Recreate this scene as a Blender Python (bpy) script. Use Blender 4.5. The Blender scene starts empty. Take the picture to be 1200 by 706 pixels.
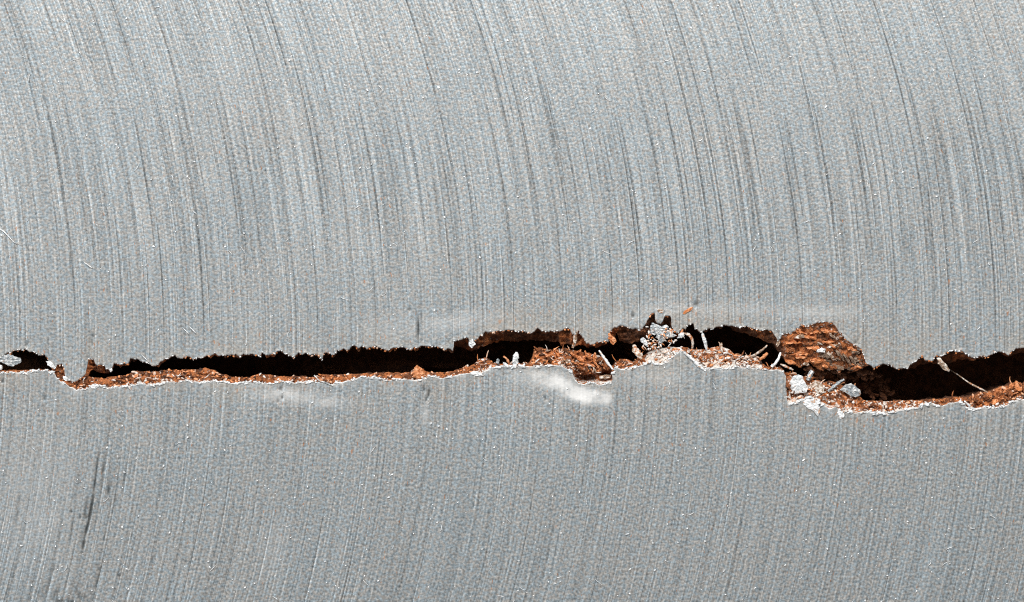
import bpy, math
import numpy as np

# ------------------------------------------------------------------ scale
# the plate is laid out in units of 0.1 mm: X to the right, Y downwards, Z up
S = 1e-4
CX, CY = 600.0, 353.0
sc = bpy.context.scene
rng = np.random.default_rng(7)

# ------------------------------------------------------------------ camera
cam_d = bpy.data.cameras.new("camera")
cam = bpy.data.objects.new("camera", cam_d)
sc.collection.objects.link(cam)
CAM_H = 0.36
cam_d.sensor_width = 36.0
cam_d.lens = 36.0 * CAM_H / (1200 * S)
cam_d.clip_start = 0.01
cam_d.clip_end = 20.0
cam.location = (0, 0, CAM_H)
cam.rotation_euler = (0, 0, 0)
sc.camera = cam

# ------------------------------------------------------------------ world and lamps
w = bpy.data.worlds.new("World")
sc.world = w
w.use_nodes = True
w.node_tree.nodes["Background"].inputs[0].default_value = (0.93, 0.97, 1.0, 1)
w.node_tree.nodes["Background"].inputs[1].default_value = 0.17


def area_light(name, loc, target, sx, sy, power, col):
    d = bpy.data.lights.new(name, 'AREA')
    d.shape = 'RECTANGLE'
    d.size, d.size_y = sx, sy
    d.energy = power
    d.color = col
    o = bpy.data.objects.new(name, d)
    sc.collection.objects.link(o)
    o.location = loc
    from mathutils import Vector
    o.rotation_euler = (Vector(target) - Vector(loc)).to_track_quat('-Z', 'Y').to_euler()
    return o


area_light("soft_box", (0.03, 0.23, 0.26), (0, 0.0, 0), 0.36, 0.12, 1.88, (1.0, 0.985, 0.96))
area_light("side_soft_box", (-0.70, 0.12, 0.36), (0, 0, 0), 0.22, 0.36, 3.3, (0.95, 0.98, 1.0))

sc.view_settings.view_transform = 'Standard'
sc.view_settings.look = 'None'
sc.view_settings.exposure = 0.0
sc.view_settings.gamma = 1.0
sc.view_settings.use_curve_mapping = False
sc.render.engine = 'CYCLES'
sc.cycles.use_denoising = False
sc.cycles.filter_width = 1.1
sc.cycles.max_bounces = 5


# ------------------------------------------------------------------ noise
def _h(ix, iy, iz):
    ix = ix.astype(np.int64); iy = iy.astype(np.int64); iz = iz.astype(np.int64)
    n = (ix * 374761393 + iy * 668265263 + iz * 2147483647 + 1013904223) & 0xFFFFFFFF
    n = ((n ^ (n >> 13)) * 1274126177) & 0xFFFFFFFF
    n = ((n ^ (n >> 16)) * 2246822519) & 0xFFFFFFFF
    return ((n ^ (n >> 15)) & 0xFFFFFF) / float(0xFFFFFF) * 2 - 1


def vnoise(x, y=0.0, z=0.0):
    x, y, z = np.broadcast_arrays(np.asarray(x, float), np.asarray(y, float), np.asarray(z, float))
    fx, fy, fz = np.floor(x), np.floor(y), np.floor(z)
    tx, ty, tz = x - fx, y - fy, z - fz
    tx = tx * tx * (3 - 2 * tx); ty = ty * ty * (3 - 2 * ty); tz = tz * tz * (3 - 2 * tz)
    r = 0
    for a in (0, 1):
        wx = tx if a else 1 - tx
        for b in (0, 1):
            wy = ty if b else 1 - ty
            for c in (0, 1):
                wz = tz if c else 1 - tz
                r = r + wx * wy * wz * _h(fx + a, fy + b, fz + c)
    return r


def fbm(x, y=0.0, z=0.0, octs=3, gain=0.55):
    r, a, f, t = 0, 1.0, 1.0, 0.0
    for o in range(octs):
        r = r + a * vnoise(np.asarray(x) * f + 17.3 * o, np.asarray(y) * f + 5.1 * o, np.asarray(z) * f + 9.7 * o)
        t += a
        a *= gain; f *= 2.03
    return r / t * 1.5


# ------------------------------------------------------------------ node helpers
class NT:
    def __init__(self, name):
        self.m = bpy.data.materials.new(name)
        self.m.use_nodes = True
        self.t = self.m.node_tree
        self.b = self.t.nodes["Principled BSDF"]

    def n(self, kind, **kw):
        o = self.t.nodes.new(kind)
        for k, v in kw.items():
            setattr(o, k, v)
        return o

    def put(self, sock, v):
        if isinstance(v, bpy.types.NodeSocket):
            self.t.links.new(v, sock)
        elif isinstance(v, (tuple, list)) and sock.type == 'RGBA':
            sock.default_value = tuple(v) + ((1.0,) if len(v) == 3 else ())
        else:
            sock.default_value = v

    def math(self, op, a, b=0.0, c=None, clamp=False):
        o = self.n('ShaderNodeMath', operation=op, use_clamp=clamp)
        self.put(o.inputs[0], a); self.put(o.inputs[1], b)
        if c is not None:
            self.put(o.inputs[2], c)
        return o.outputs[0]

    def mixc(self, f, a, b, mode='MIX'):
        o = self.n('ShaderNodeMix', data_type='RGBA', blend_type=mode)
        self.put(o.inputs[0], f); self.put(o.inputs[6], a); self.put(o.inputs[7], b)
        return o.outputs[2]

    def ramp(self, v, lo, hi, a=0.0, b=1.0):
        o = self.n('ShaderNodeMapRange', interpolation_type='SMOOTHSTEP')
        self.put(o.inputs[0], v)
        for i, q in enumerate((lo, hi, a, b)):
            self.put(o.inputs[i + 1], q)
        return o.outputs[0]

    def xyz(self, x, y, z=0.0):
        o = self.n('ShaderNodeCombineXYZ')
        self.put(o.inputs[0], x); self.put(o.inputs[1], y); self.put(o.inputs[2], z)
        return o.outputs[0]

    def noise(self, vec, scale=1.0, detail=2.0, rough=0.5, out=0):
        o = self.n('ShaderNodeTexNoise', noise_dimensions='3D')
        self.put(o.inputs['Vector'], vec)
        self.put(o.inputs['Scale'], scale)
        self.put(o.inputs['Detail'], detail)
        self.put(o.inputs['Roughness'], rough)
        return o.outputs[out]

    def attr(self, name):
        return self.n('ShaderNodeAttribute', attribute_name=name)

    def px(self):
        tc = self.n('ShaderNodeTexCoord')
        v = self.n('ShaderNodeVectorMath', operation='SCALE')
        self.put(v.inputs[0], tc.outputs['Object'])
        v.inputs['Scale'].default_value = 1.0 / S
        return v.outputs[0]


ARC_R, ARC_Y = 1170.0, 398.0


def mat_plate():
    k = NT("scratched_grey_metal")
    p = k.px()
    s = k.n('ShaderNodeSeparateXYZ'); k.put(s.inputs[0], p)
    x, y, z = s.outputs
    # cutter arcs: every mark is the same circle moved along x
    dy = k.math('ADD', y, ARC_Y - CY)
    wob = k.noise(k.xyz(k.math('MULTIPLY', x, 1 / 300), k.math('MULTIPLY', y, 1 / 220)), 1, 1)
    root = k.math('SQRT', k.math('SUBTRACT', ARC_R ** 2, k.math('MULTIPLY', dy, dy)))
    u = k.math('ADD', x, k.math('SUBTRACT', ARC_R, root))
    u = k.math('ADD', u, k.math('MULTIPLY', wob, 5.0))

    def groove(su, sv, det, off):
        return k.noise(k.xyz(k.math('MULTIPLY', u, 1 / su), k.math('MULTIPLY', y, 1 / sv), off), 1.0, det, 0.55)
    g1 = groove(2.9, 220, 0.0, 0.0)
    g2 = groove(1.9, 210, 0.0, 3.3)
    g3 = groove(7.0, 520, 1.0, 7.1)
    g4 = groove(2.6, 40, 0.5, 11.1)
    g5 = groove(60.0, 500, 2.0, 21.0)
    mod = k.ramp(groove(34, 120, 2.0, 31.0), 0.35, 0.65, 0.78, 1.0)
    grain = k.noise(p, 1 / 2.9, 0.8, 0.6)
    grain2 = k.noise(p, 1 / 5.5, 2.0, 0.6)
    burn_sheen = k.attr("burnish_sheen").outputs['Fac']
    dirt = k.attr("dirt").outputs['Fac']
    keep = k.math('SUBTRACT', 1.0, k.math('MULTIPLY', burn_sheen, 0.72))
    # the lower half is worn smoother: weaker cutter marks
    low = k.ramp(y, -160, 60, 0.62, 1.0)
    c = lambda v: k.math('SUBTRACT', v, 0.5)
    lines = k.math('MULTIPLY', c(g1), k.ramp(y, 40, 330, 1.7, 1.0))
    lines = k.math('ADD', lines, k.math('MULTIPLY', c(g2), 0.65))
    lines = k.math('ADD', lines, k.math('MULTIPLY', c(g4), 0.75))
    lines = k.math('MULTIPLY', lines, mod)
    lines = k.math('ADD', lines, k.math('MULTIPLY', c(g3), 0.05))
    cut = k.ramp(groove(3.6, 330, 0.0, 61.0), 0.63, 0.74)          # separate deeper cuts and the ridges thrown up beside them
    ridge = k.ramp(groove(3.4, 300, 0.0, 71.0), 0.63, 0.74)
    lines = k.math('ADD', lines, k.math('MULTIPLY', k.math('SUBTRACT', k.math('MULTIPLY', ridge, 0.75), cut), k.ramp(y, -120, 0, 0.33, 0.55)))
    lines = k.math('MULTIPLY', lines, low)
    rough_h = k.math('ADD', k.math('MULTIPLY', c(grain), 0.38), k.math('MULTIPLY', c(grain2), 0.25))
    h = k.math('MULTIPLY', k.math('ADD', k.math('MULTIPLY', lines, 0.9), rough_h), keep)
    bump = k.n('ShaderNodeBump')
    bump.inputs['Strength'].default_value = 1.0
    bump.inputs['Distance'].default_value = S
    k.put(bump.inputs['Height'], h)
    # colour: blue-grey metal, tan and blue mottling, dull residue in the marks
    blot = k.noise(p, 1 / 4.6, 1.5, 0.5, out=1)
    bs = k.n('ShaderNodeSeparateColor'); k.put(bs.inputs[0], blot)
    big = k.noise(p, 1 / 120.0, 3.0, 0.6)
    warm = k.ramp(k.math('ADD', bs.outputs[0], k.math('MULTIPLY', k.math('SUBTRACT', big, 0.5), 0.22)), 0.36, 0.64)
    base = k.mixc(warm, (0.302, 0.351, 0.380), (0.376, 0.364, 0.346))
    val = k.math('ADD', k.math('MULTIPLY', c(grain), k.ramp(y, -200, 0, 1.65, 1.4)), k.math('MULTIPLY', lines, 0.52))
    val = k.math('ADD', val, k.math('MULTIPLY', c(g5), 0.03))
    val = k.math('MULTIPLY', val, keep)
    val = k.math('ADD', 1.0, val)
    vv = k.n('ShaderNodeVectorMath', operation='SCALE'); k.put(vv.inputs[0], base); k.put(vv.inputs['Scale'], val)
    col = vv.outputs[0]
    # rust freckles drawn out along the marks
    fr = k.noise(k.xyz(k.math('MULTIPLY', u, 1 / 3.2), k.math('MULTIPLY', y, 1 / 9.0), 51.0), 1, 1.0)
    fz = k.noise(p, 1 / 70.0, 2.0, 0.6)
    near = k.attr("near").outputs['Fac']
    thr = k.math('ADD', fr, k.math('ADD', k.math('MULTIPLY', c(fz), 0.18), k.math('MULTIPLY', near, 0.075)))
    fm = k.ramp(thr, 0.735, 0.80, 0.0, 0.7)
    col = k.mixc(fm, col, (0.46, 0.20, 0.085))
    stain = k.math('MULTIPLY', k.math('POWER', near, 3.0), k.ramp(fz, 0.42, 0.62, 0.0, 0.38))
    col = k.mixc(stain, col, (0.44, 0.375, 0.30))
    col = k.mixc(k.math('MULTIPLY', burn_sheen, 0.95), col, (0.84, 0.83, 0.81))  # sheen of smooth patches, and bare lip metal, as paler base colour
    col = k.mixc(dirt, col, (0.055, 0.06, 0.06))
    k.put(k.b.inputs['Base Color'], col)
    k.b.inputs['Metallic'].default_value = 0.45
    k.put(k.b.inputs['Roughness'], k.math('ADD', 0.50, k.math('MULTIPLY', c(grain2), 0.25)))
    k.put(k.b.inputs['Normal'], bump.outputs[0])
    return k.m


def mat_rust(name, a, b, d, pale, pale_at=0.62, fine=3.0, bumpk=0.9, rough=0.85):
    """mottled rust: b orange, a brown, d dark oxide, pale metal-white crumbs; 'tone' shifts it"""
    k = NT(name)
    p = k.px()
    geo = k.n('ShaderNodeNewGeometry')
    tone = k.attr("tone").outputs['Fac']
    n1 = k.noise(p, 1 / (fine * 2.6), 3.0, 0.6)
    n2 = k.noise(p, 1 / fine, 2.0, 0.6)
    n3 = k.noise(p, 1 / (fine * 0.55), 1.0, 0.5)
    sh = k.n('ShaderNodeVectorMath', operation='ADD'); k.put(sh.inputs[0], p); sh.inputs[1].default_value = (311, 97, 41)
    n4 = k.noise(sh.outputs[0], 1 / (fine * 1.3), 2.0, 0.6)
    col = k.mixc(k.ramp(n1, 0.36, 0.62), a, b)
    col = k.mixc(k.ramp(n2, 0.56, 0.72, 0.0, 0.8), col, d)
    pm = k.ramp(k.math('ADD', n4, k.math('MULTIPLY', k.math('SUBTRACT', tone, 0.5), 0.55)), pale_at, pale_at + 0.10)
    col = k.mixc(pm, col, pale)
    k.put(k.b.inputs['Base Color'], col)
    k.b.inputs['Roughness'].default_value = rough
    bump = k.n('ShaderNodeBump')
    bump.inputs['Distance'].default_value = S
    bump.inputs['Strength'].default_value = 1.0
    k.put(bump.inputs['Height'], k.math('MULTIPLY', k.math('ADD', n2, k.math('MULTIPLY', n3, 0.6)), bumpk * fine))
    k.put(k.b.inputs['Normal'], bump.outputs[0])
    return k.m


def mat_shard(name, c1, c2, rustc, rust_amt, metal=0.4, rough=0.45):
    k = NT(name)
    p = k.px()
    n1 = k.noise(p, 1 / 4.0, 2.0, 0.6)
    n2 = k.noise(p, 1 / 6.0, 2.0, 0.6)
    col = k.mixc(k.ramp(n1, 0.40, 0.62), c1, c2)
    col = k.mixc(k.ramp(n2, 0.62 - rust_amt * 0.25, 0.70 - rust_amt * 0.2), col, rustc)
    k.put(k.b.inputs['Base Color'], col)
    k.b.inputs['Metallic'].default_value = metal
    k.b.inputs['Roughness'].default_value = rough
    bump = k.n('ShaderNodeBump')
    bump.inputs['Distance'].default_value = S
    k.put(bump.inputs['Height'], k.math('MULTIPLY', n1, 1.3))
    k.put(k.b.inputs['Normal'], bump.outputs[0])
    return k.m


def mat_crumb():
    k = NT("rust_crumbs")
    p = k.px()
    tone = k.attr("tone").outputs['Fac']
    n1 = k.noise(p, 1 / 2.2, 1.0, 0.5)
    v = k.math('ADD', tone, k.math('MULTIPLY', k.math('SUBTRACT', n1, 0.5), 0.35))
    r = k.n('ShaderNodeValToRGB')
    k.put(r.inputs[0], v)
    e = r.color_ramp.elements
    e[0].position, e[0].color = 0.05, (0.045, 0.018, 0.009, 1)
    e[1].position, e[1].color = 0.95, (0.80, 0.76, 0.72, 1)
    for pos, c_ in ((0.24, (0.12, 0.040, 0.014, 1)), (0.46, (0.56, 0.18, 0.047, 1)), (0.64, (0.82, 0.37, 0.17, 1)), (0.74, (0.70, 0.50, 0.38, 1))):
        q = e.new(pos); q.color = c_
    k.put(k.b.inputs['Base Color'], r.outputs[0])
    k.b.inputs['Roughness'].default_value = 0.75
    return k.m


BROWN, ORANGE, DARK, PALE = (0.12, 0.040, 0.014), (0.47, 0.155, 0.047), (0.06, 0.024, 0.012), (0.72, 0.66, 0.60)
M_PLATE = mat_plate()
M_RUST = mat_rust("orange_rust", BROWN, ORANGE, DARK, PALE)
M_WALL = mat_rust("brown_rust_scale", (0.075, 0.027, 0.011), (0.19, 0.066, 0.022), (0.025, 0.011, 0.007), (0.36, 0.28, 0.22), pale_at=0.80)
M_CRUMB = mat_crumb()
M_WHITE = mat_shard("bright_torn_metal", (0.88, 0.88, 0.87), (0.64, 0.66, 0.67), (0.6, 0.38, 0.25), 0.08, 0.25, 0.5)
M_GREY = mat_shard("dull_grey_chip", (0.27, 0.30, 0.32), (0.62, 0.62, 0.61), (0.42, 0.22, 0.12), 0.10, 0.35, 0.5)
M_TAN = mat_shard("tan_stained_chip", (0.30, 0.19, 0.12), (0.76, 0.70, 0.63), (0.42, 0.17, 0.07), 0.25, 0.1, 0.6)
M_ORANGE = mat_shard("orange_stained_chip", (0.50, 0.165, 0.047), (0.76, 0.37, 0.19), (0.20, 0.07, 0.025), 0.16, 0.0, 0.8)
M_DULL = mat_shard("dull_brown_scale", (0.16, 0.10, 0.065), (0.36, 0.27, 0.20), (0.30, 0.11, 0.04), 0.2, 0.0, 0.85)
M_GLINT = mat_shard("shiny_speck", (0.86, 0.86, 0.85), (0.70, 0.72, 0.74), (0.6, 0.55, 0.5), 0.0, 0.4, 0.4)

# ------------------------------------------------------------------ object helpers
COL = sc.collection


def W(X, Y, Z):
    return np.stack([(np.asarray(X, float) - CX) * S, (CY - np.asarray(Y, float)) * S, np.asarray(Z, float) * S], -1)


def link_mesh(name, verts, faces, mats, parent=None, attrs=None, smooth=False, midx=None, loc=None):
    """verts (n,3) metres; faces list/array of equal-length index rows, or list of lists"""
    me = bpy.data.meshes.new(name)
    verts = np.asarray(verts, float)
    off = np.zeros(3) if loc is None else np.asarray(loc, float)
    verts = verts - off
    if isinstance(faces, np.ndarray):
        nf, k = faces.shape
        me.vertices.add(len(verts)); me.vertices.foreach_set("co", verts.astype(np.float32).ravel())
        me.loops.add(nf * k); me.loops.foreach_set("vertex_index", faces.astype(np.int32).ravel())
        me.polygons.add(nf)
        me.polygons.foreach_set("loop_start", np.arange(0, nf * k, k, dtype=np.int32))
        me.update(calc_edges=True)
    else:
        me.from_pydata([tuple(v) for v in verts], [], [tuple(int(i) for i in f) for f in faces])
    for m in (mats if isinstance(mats, (list, tuple)) else [mats]):
        me.materials.append(m)
    if midx is not None:
        me.polygons.foreach_set("material_index", np.asarray(midx, np.int32))
    if smooth:
        me.polygons.foreach_set("use_smooth", np.ones(len(me.polygons), bool))
    for k, v in (attrs or {}).items():
        a = me.attributes.new(k, 'FLOAT', 'POINT')
        a.data.foreach_set("value", np.asarray(v, np.float32).ravel())
    me.validate()
    o = bpy.data.objects.new(name, me)
    COL.objects.link(o)
    o.location = tuple(off)
    if parent is not None:
        o.parent = parent
        o.location = tuple(off - np.asarray(parent.location))
    return o


def empty(name, X, Y, Z):
    o = bpy.data.objects.new(name, None)
    o.empty_display_size = 0.002
    COL.objects.link(o)
    o.location = tuple(W(X, Y, Z))
    return o


def tag(o, label, cat, group=None):
    o["label"] = label; o["category"] = cat
    if group:
        o["group"] = group
    return o


# ------------------------------------------------------------------ traced crack outlines (0.1 mm)
U0 = [(-420, 405), (-300, 415), (-200, 404), (-120, 414), (-60, 409), (-20, 421), (0, 420), (6, 417), (10, 413), (14, 413.5), (22, 412), (30, 411),
 (35, 413), (38, 411.5), (43, 413), (46, 416), (52, 416), (55, 419), (58, 425), (62, 429), (66, 431), (68.5, 428), (73, 427.5), (75, 431),
 (73.5 + 2.5, 440), (80, 445), (86, 447.5), (92, 446), (97, 441), (100, 438), (101.5, 430), (103.5, 422), (108, 421), (111, 426), (114, 431),
 (118, 427), (122, 430), (125, 434), (129, 435), (132, 430), (135, 427), (141, 428), (146, 425), (150, 427), (153, 422), (156, 420),
 (160, 421), (164, 424), (168, 425), (172, 426), (177, 428), (183, 428), (187, 424), (192, 422), (198, 421), (201, 417), (205, 416),
 (209, 419), (213, 420), (218, 418), (222, 417), (226, 421), (231, 419), (238, 420), (242, 418), (247, 416), (251, 415), (256, 416),
 (264, 417), (272, 417), (280, 418), (286, 416), (292, 416), (297, 417), (302, 418), (306, 416), (309, 414), (313, 417), (320, 416),
 (325, 413), (329, 411), (333, 415), (338, 418), (344, 420), (347, 416), (349, 413), (354, 416), (358, 414), (363, 418), (368, 416),
 (375, 419), (377, 421), (380, 415), (385, 414), (389, 416), (394, 412), (398, 410), (402, 409), (408, 411), (412, 408), (415, 406.5),
 (420, 408), (425, 406.5), (430, 408), (436, 407), (441, 406), (446, 408), (450, 410), (455, 410), (460, 408.5), (466, 408.5),
 (472, 407.5), (478, 410), (483, 411), (487, 408), (493, 406.5), (500, 406.5), (507, 406), (512, 405.5), (518, 409), (526, 410),
 (530.5, 412), (531.5, 400), (536, 398.5), (542, 399), (546, 396), (549, 397), (551, 401), (556, 401), (560, 397), (564, 393), (567, 390),
 (573, 390.5), (579, 390), (582, 388), (590, 388), (598, 388), (606, 388.5), (613, 388), (618, 390), (624, 391), (628, 388), (630, 386),
 (634, 388), (638, 388), (642, 390), (648, 389), (654, 388), (660, 387), (664, 384.5), (668, 387), (671, 391), (675, 391), (677.5, 388),
 (680, 391), (684, 398), (686, 402), (692, 404), (700, 402), (708, 401), (712, 402), (713, 393), (717, 388), (720, 384.5), (726, 382), (732, 383),
 (738, 385), (744, 386), (750, 387), (754, 383), (757, 378), (761, 373), (764, 369), (767, 369), (767.6, 375), (769, 380), (774, 381),
 (776, 378), (780, 372), (784, 370), (786, 373), (787, 380), (789, 388), (792, 392), (796, 390), (799, 385), (803, 385), (808, 382), (812, 380),
 (815, 386), (820, 389), (826, 389), (832, 386), (840, 384), (848, 382.5), (855, 382), (862, 383), (868, 384), (875, 384), (882, 385.5),
 (890, 388), (896, 387), (900, 387.5), (905, 390), (908, 395), (911, 399), (915, 397), (917, 393), (925, 391), (930, 388), (936, 385), (938, 380), (942, 381),
 (948, 383), (953, 380), (960, 379), (968, 379), (974, 379), (978, 383), (984, 390), (990, 398), (996, 402), (1004, 406), (1010, 410),
 (1012, 418), (1015, 426), (1018, 429), (1024, 431), (1030, 428), (1036, 428.5), (1042, 428), (1047, 431), (1052, 433), (1058, 433),
 (1064, 433), (1066, 428), (1070, 425), (1076, 421), (1082, 418), (1084, 423), (1090, 424), (1095, 420), (1098, 416), (1102, 420),
 (1105, 417), (1108, 413), (1112, 410), (1118, 412), (1126, 413), (1133, 416), (1140, 419), (1147, 418), (1155, 419), (1160, 416),
 (1168, 414), (1175, 414), (1182, 415), (1188, 411), (1195, 408), (1200, 408), (1230, 404), (1290, 409), (1380, 396), (1480, 404), (1620, 392)]
L0 = [(-420, 434), (-200, 440), (-60, 434), (0, 438), (10, 437), (20, 437), (30, 436.5), (40, 435), (50, 434.5), (56, 435), (62, 438), (66, 442),
 (70, 447), (78, 451), (84, 454), (90, 457), (96, 456), (102, 455), (106, 452), (112, 450), (118, 453), (126, 454.5), (135, 455), (142, 453),
 (150, 453), (158, 451), (164, 450), (172, 451), (180, 452), (188, 450), (196, 448), (204, 448), (212, 447), (220, 446), (230, 447),
 (236, 449), (244, 448), (250, 446.5), (260, 448), (270, 449), (280, 449), (290, 448.5), (300, 447.5), (310, 449), (320, 449), (330, 447.5),
 (340, 448.5), (350, 449), (360, 448), (366, 446), (371, 448), (380, 449), (390, 451), (398, 448), (404, 447), (414, 445), (422, 442.5),
 (430, 442), (440, 443), (450, 445), (460, 445), (470, 445.5), (480, 446), (490, 445), (498, 443), (506, 441), (512, 442), (520, 443.5),
 (530, 441.5), (540, 437.5), (548, 437), (556, 436), (564, 438), (567, 436), (572, 432), (576, 430), (584, 431), (592, 429), (600, 429),
 (610, 430), (620, 429.5), (630, 430), (640, 429), (650, 428), (658, 429), (664, 432), (670, 437), (673, 443), (677, 449), (684, 451), (690, 448),
 (696, 448), (702, 451), (710, 450), (716, 448), (718, 440), (719, 432), (722, 430), (728, 432.5), (736, 432), (742, 431), (748, 430),
 (752, 428), (758, 425), (764, 425), (772, 427), (780, 425), (788, 420), (792, 415), (797, 411), (805, 416), (812, 422), (820, 430),
 (826, 433), (834, 432), (845, 432), (855, 431), (864, 430), (872, 431), (880, 431), (890, 432), (897, 433), (905, 434), (912, 434),
 (918, 436), (921, 445), (921.6, 455), (922, 466), (923, 473), (930, 474), (938, 470), (944, 467), (952, 467), (958, 470), (962, 474),
 (970, 478), (980, 478), (988, 482), (1000, 484), (1010, 484), (1020, 482.5), (1030, 485), (1040, 485), (1050, 482), (1060, 480), (1075, 477),
 (1085, 474), (1093, 472), (1100, 476), (1108, 474), (1118, 472), (1126, 471), (1132, 476), (1140, 480), (1150, 479), (1160, 478),
 (1170, 477), (1180, 475), (1190, 470), (1200, 468), (1240, 470), (1320, 458), (1450, 462), (1620, 450)]
# ledge ends: (x, y, depth)
U1 = [(-420, 407, 20), (0, 413, 20), (57, 429, 12), (62, 437, 6), (66, 441, 5), (72, 446, 4.5), (78, 449.5, 4), (90, 453.5, 4), (97, 449.5, 5), (101, 445, 6), (104, 436, 7), (108, 433, 8), (114, 436, 8), (120, 437, 9), (126, 438, 10), (130, 436, 14), (150, 428, 16), (300, 420, 16),
 (520, 411, 18), (531, 413, 20), (534, 405, 24), (542, 408, 24), (552, 409, 24), (560, 406, 16), (570, 403, 16), (580, 400, 26), (600, 399.5, 28), (620, 398.5, 28),
 (640, 399, 28), (655, 401, 22), (668, 404, 14), (680, 403, 12), (690, 406, 16), (710, 404, 16), (716, 398, 16), (730, 399, 16), (745, 401, 15), (756, 398, 14),
 (764, 388, 22), (772, 386, 22), (784, 386, 18), (792, 394, 12), (800, 389, 14), (815, 390, 16), (850, 386, 18), (865, 388, 20), (880, 392, 22), (892, 396, 22),
 (902, 402, 20), (910, 404, 10), (916, 412, 9), (922, 424, 9), (930, 428, 9), (940, 428, 10), (950, 426, 10), (960, 430, 10), (970, 434, 10), (990, 434, 11), (1006, 434, 12),
 (1014, 432, 14), (1022, 433, 16), (1050, 435, 18), (1064, 435, 18), (1070, 431, 22), (1082, 427, 22), (1096, 426, 20), (1108, 423, 20), (1125, 422, 20), (1140, 421, 20),
 (1160, 418.5, 18), (1185, 416, 18), (1200, 413, 18), (1620, 396, 20)]
L1 = [(-420, 432, 14), (0, 434, 8), (30, 433.5, 8), (56, 434, 8), (66, 439, 6), (78, 447, 4), (90, 451, 4), (97, 446, 5), (103, 441, 7), (115, 443, 9), (122, 444, 9), (130, 442, 9),
 (140, 442, 9), (148, 440, 9), (157, 436, 10), (175, 436, 10), (205, 434, 10), (222, 434, 10), (238, 432, 11), (246, 433, 11), (252, 436, 10), (260, 439, 9),
 (272, 442, 8), (290, 443, 7), (304, 438, 9), (318, 440, 9), (332, 442, 8), (350, 441, 8), (366, 443, 7), (376, 439, 9), (392, 440, 9), (410, 438.5, 7), (430, 438, 6),
 (460, 437, 7), (480, 437, 8), (484, 433, 9), (488, 429, 9), (492, 431, 9), (497, 435, 8), (502, 437, 6), (520, 436.5, 7), (535, 434, 7), (542, 431, 8), (550, 429, 9),
 (556, 426, 11), (562, 421, 13), (570, 420, 13), (576, 424, 9), (584, 427, 6), (600, 426.5, 6), (620, 426, 6), (624, 418, 10), (626, 409, 12), (632, 408, 12),
 (645, 410, 12), (660, 408.5, 12), (672, 410, 12), (684, 413, 12), (694, 415, 12), (702, 416, 12), (710, 422, 11), (715, 428, 9), (719, 429, 6), (722, 425, 7), (728, 421, 8),
 (735, 422, 8), (742, 424, 7), (748, 421, 8), (754, 418, 8), (760, 414, 9), (768, 410, 9), (776, 408, 9), (788, 407, 8), (796, 407, 6), (806, 408, 8), (815, 410, 9),
 (832, 408, 10), (842, 406, 10), (850, 408, 10), (856, 411, 10), (862, 416, 9), (872, 418, 8), (882, 416, 9), (889, 418, 9), (894, 427, 7), (900, 430, 5), (908, 430, 5),
 (916, 431, 6), (921, 437, 8), (930, 438, 12), (945, 442, 13), (960, 446, 13), (980, 448, 13), (998, 454, 13), (1006, 464, 12), (1016, 470, 10), (1040, 471, 9), (1060, 469.5, 8),
 (1080, 469, 6), (1095, 468, 5), (1110, 467, 6), (1126, 465, 6), (1136, 466, 7), (1142, 463, 8), (1160, 459, 10), (1178, 453, 11), (1192, 448, 12), (1200, 449, 12), (1620, 436, 10)]


def resample(pts, step=0.62):
    p = np.array(pts, float)
    seg = np.hypot(np.diff(p[:, 0]), np.diff(p[:, 1]))
    s = np.concatenate([[0], np.cumsum(seg)])
    # finer inside the frame, coarser outside
    out = []
    for i in range(len(seg)):
        st = step if -25 < p[i, 0] < 1230 and -25 < p[i + 1, 0] < 1230 else 2.5
        n = max(1, int(round(seg[i] / st)))
        out.append(s[i] + seg[i] * np.arange(n) / n)
    out.append([s[-1]])
    t = np.concatenate(out)
    X, Y = np.interp(t, s, p[:, 0]), np.interp(t, s, p[:, 1])
    return X, Y, t


def jag(X, Y, t, seed, amp, k=1.0):
    Yn = Y + amp * fbm(t / (6.0 * k), seed, 0, 3, 0.7) + 0.5 * amp * vnoise(t / 14.0, seed + 3.3, 0)
    Xn = X + 0.9 * fbm(t / 5.0, seed + 9.1, 0, 2)
    Xn = np.maximum.accumulate(Xn + np.arange(len(Xn)) * 1e-4)
    return Xn, Yn


def gauss(X, Y, cx, cy, rx, ry, ang=0.0):
    c, s = math.cos(ang), math.sin(ang)
    a = ((X - cx) * c + (Y - cy) * s) / rx
    b = (-(X - cx) * s + (Y - cy) * c) / ry
    return np.exp(-(a * a + b * b))


def arc_x(Y):
    return ARC_R - np.sqrt(ARC_R ** 2 - np.clip(Y - ARC_Y, -900, 900) ** 2)


BAND = [(604, 439, 7, .15), (632, 443, 9, .45), (655, 449, 10, .8), (672, 459, 9, .95), (690, 465, 9.5, 1.0), (709, 467, 7.5, .95)]  # smeared highlight below the crack, painted as a pale band


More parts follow.
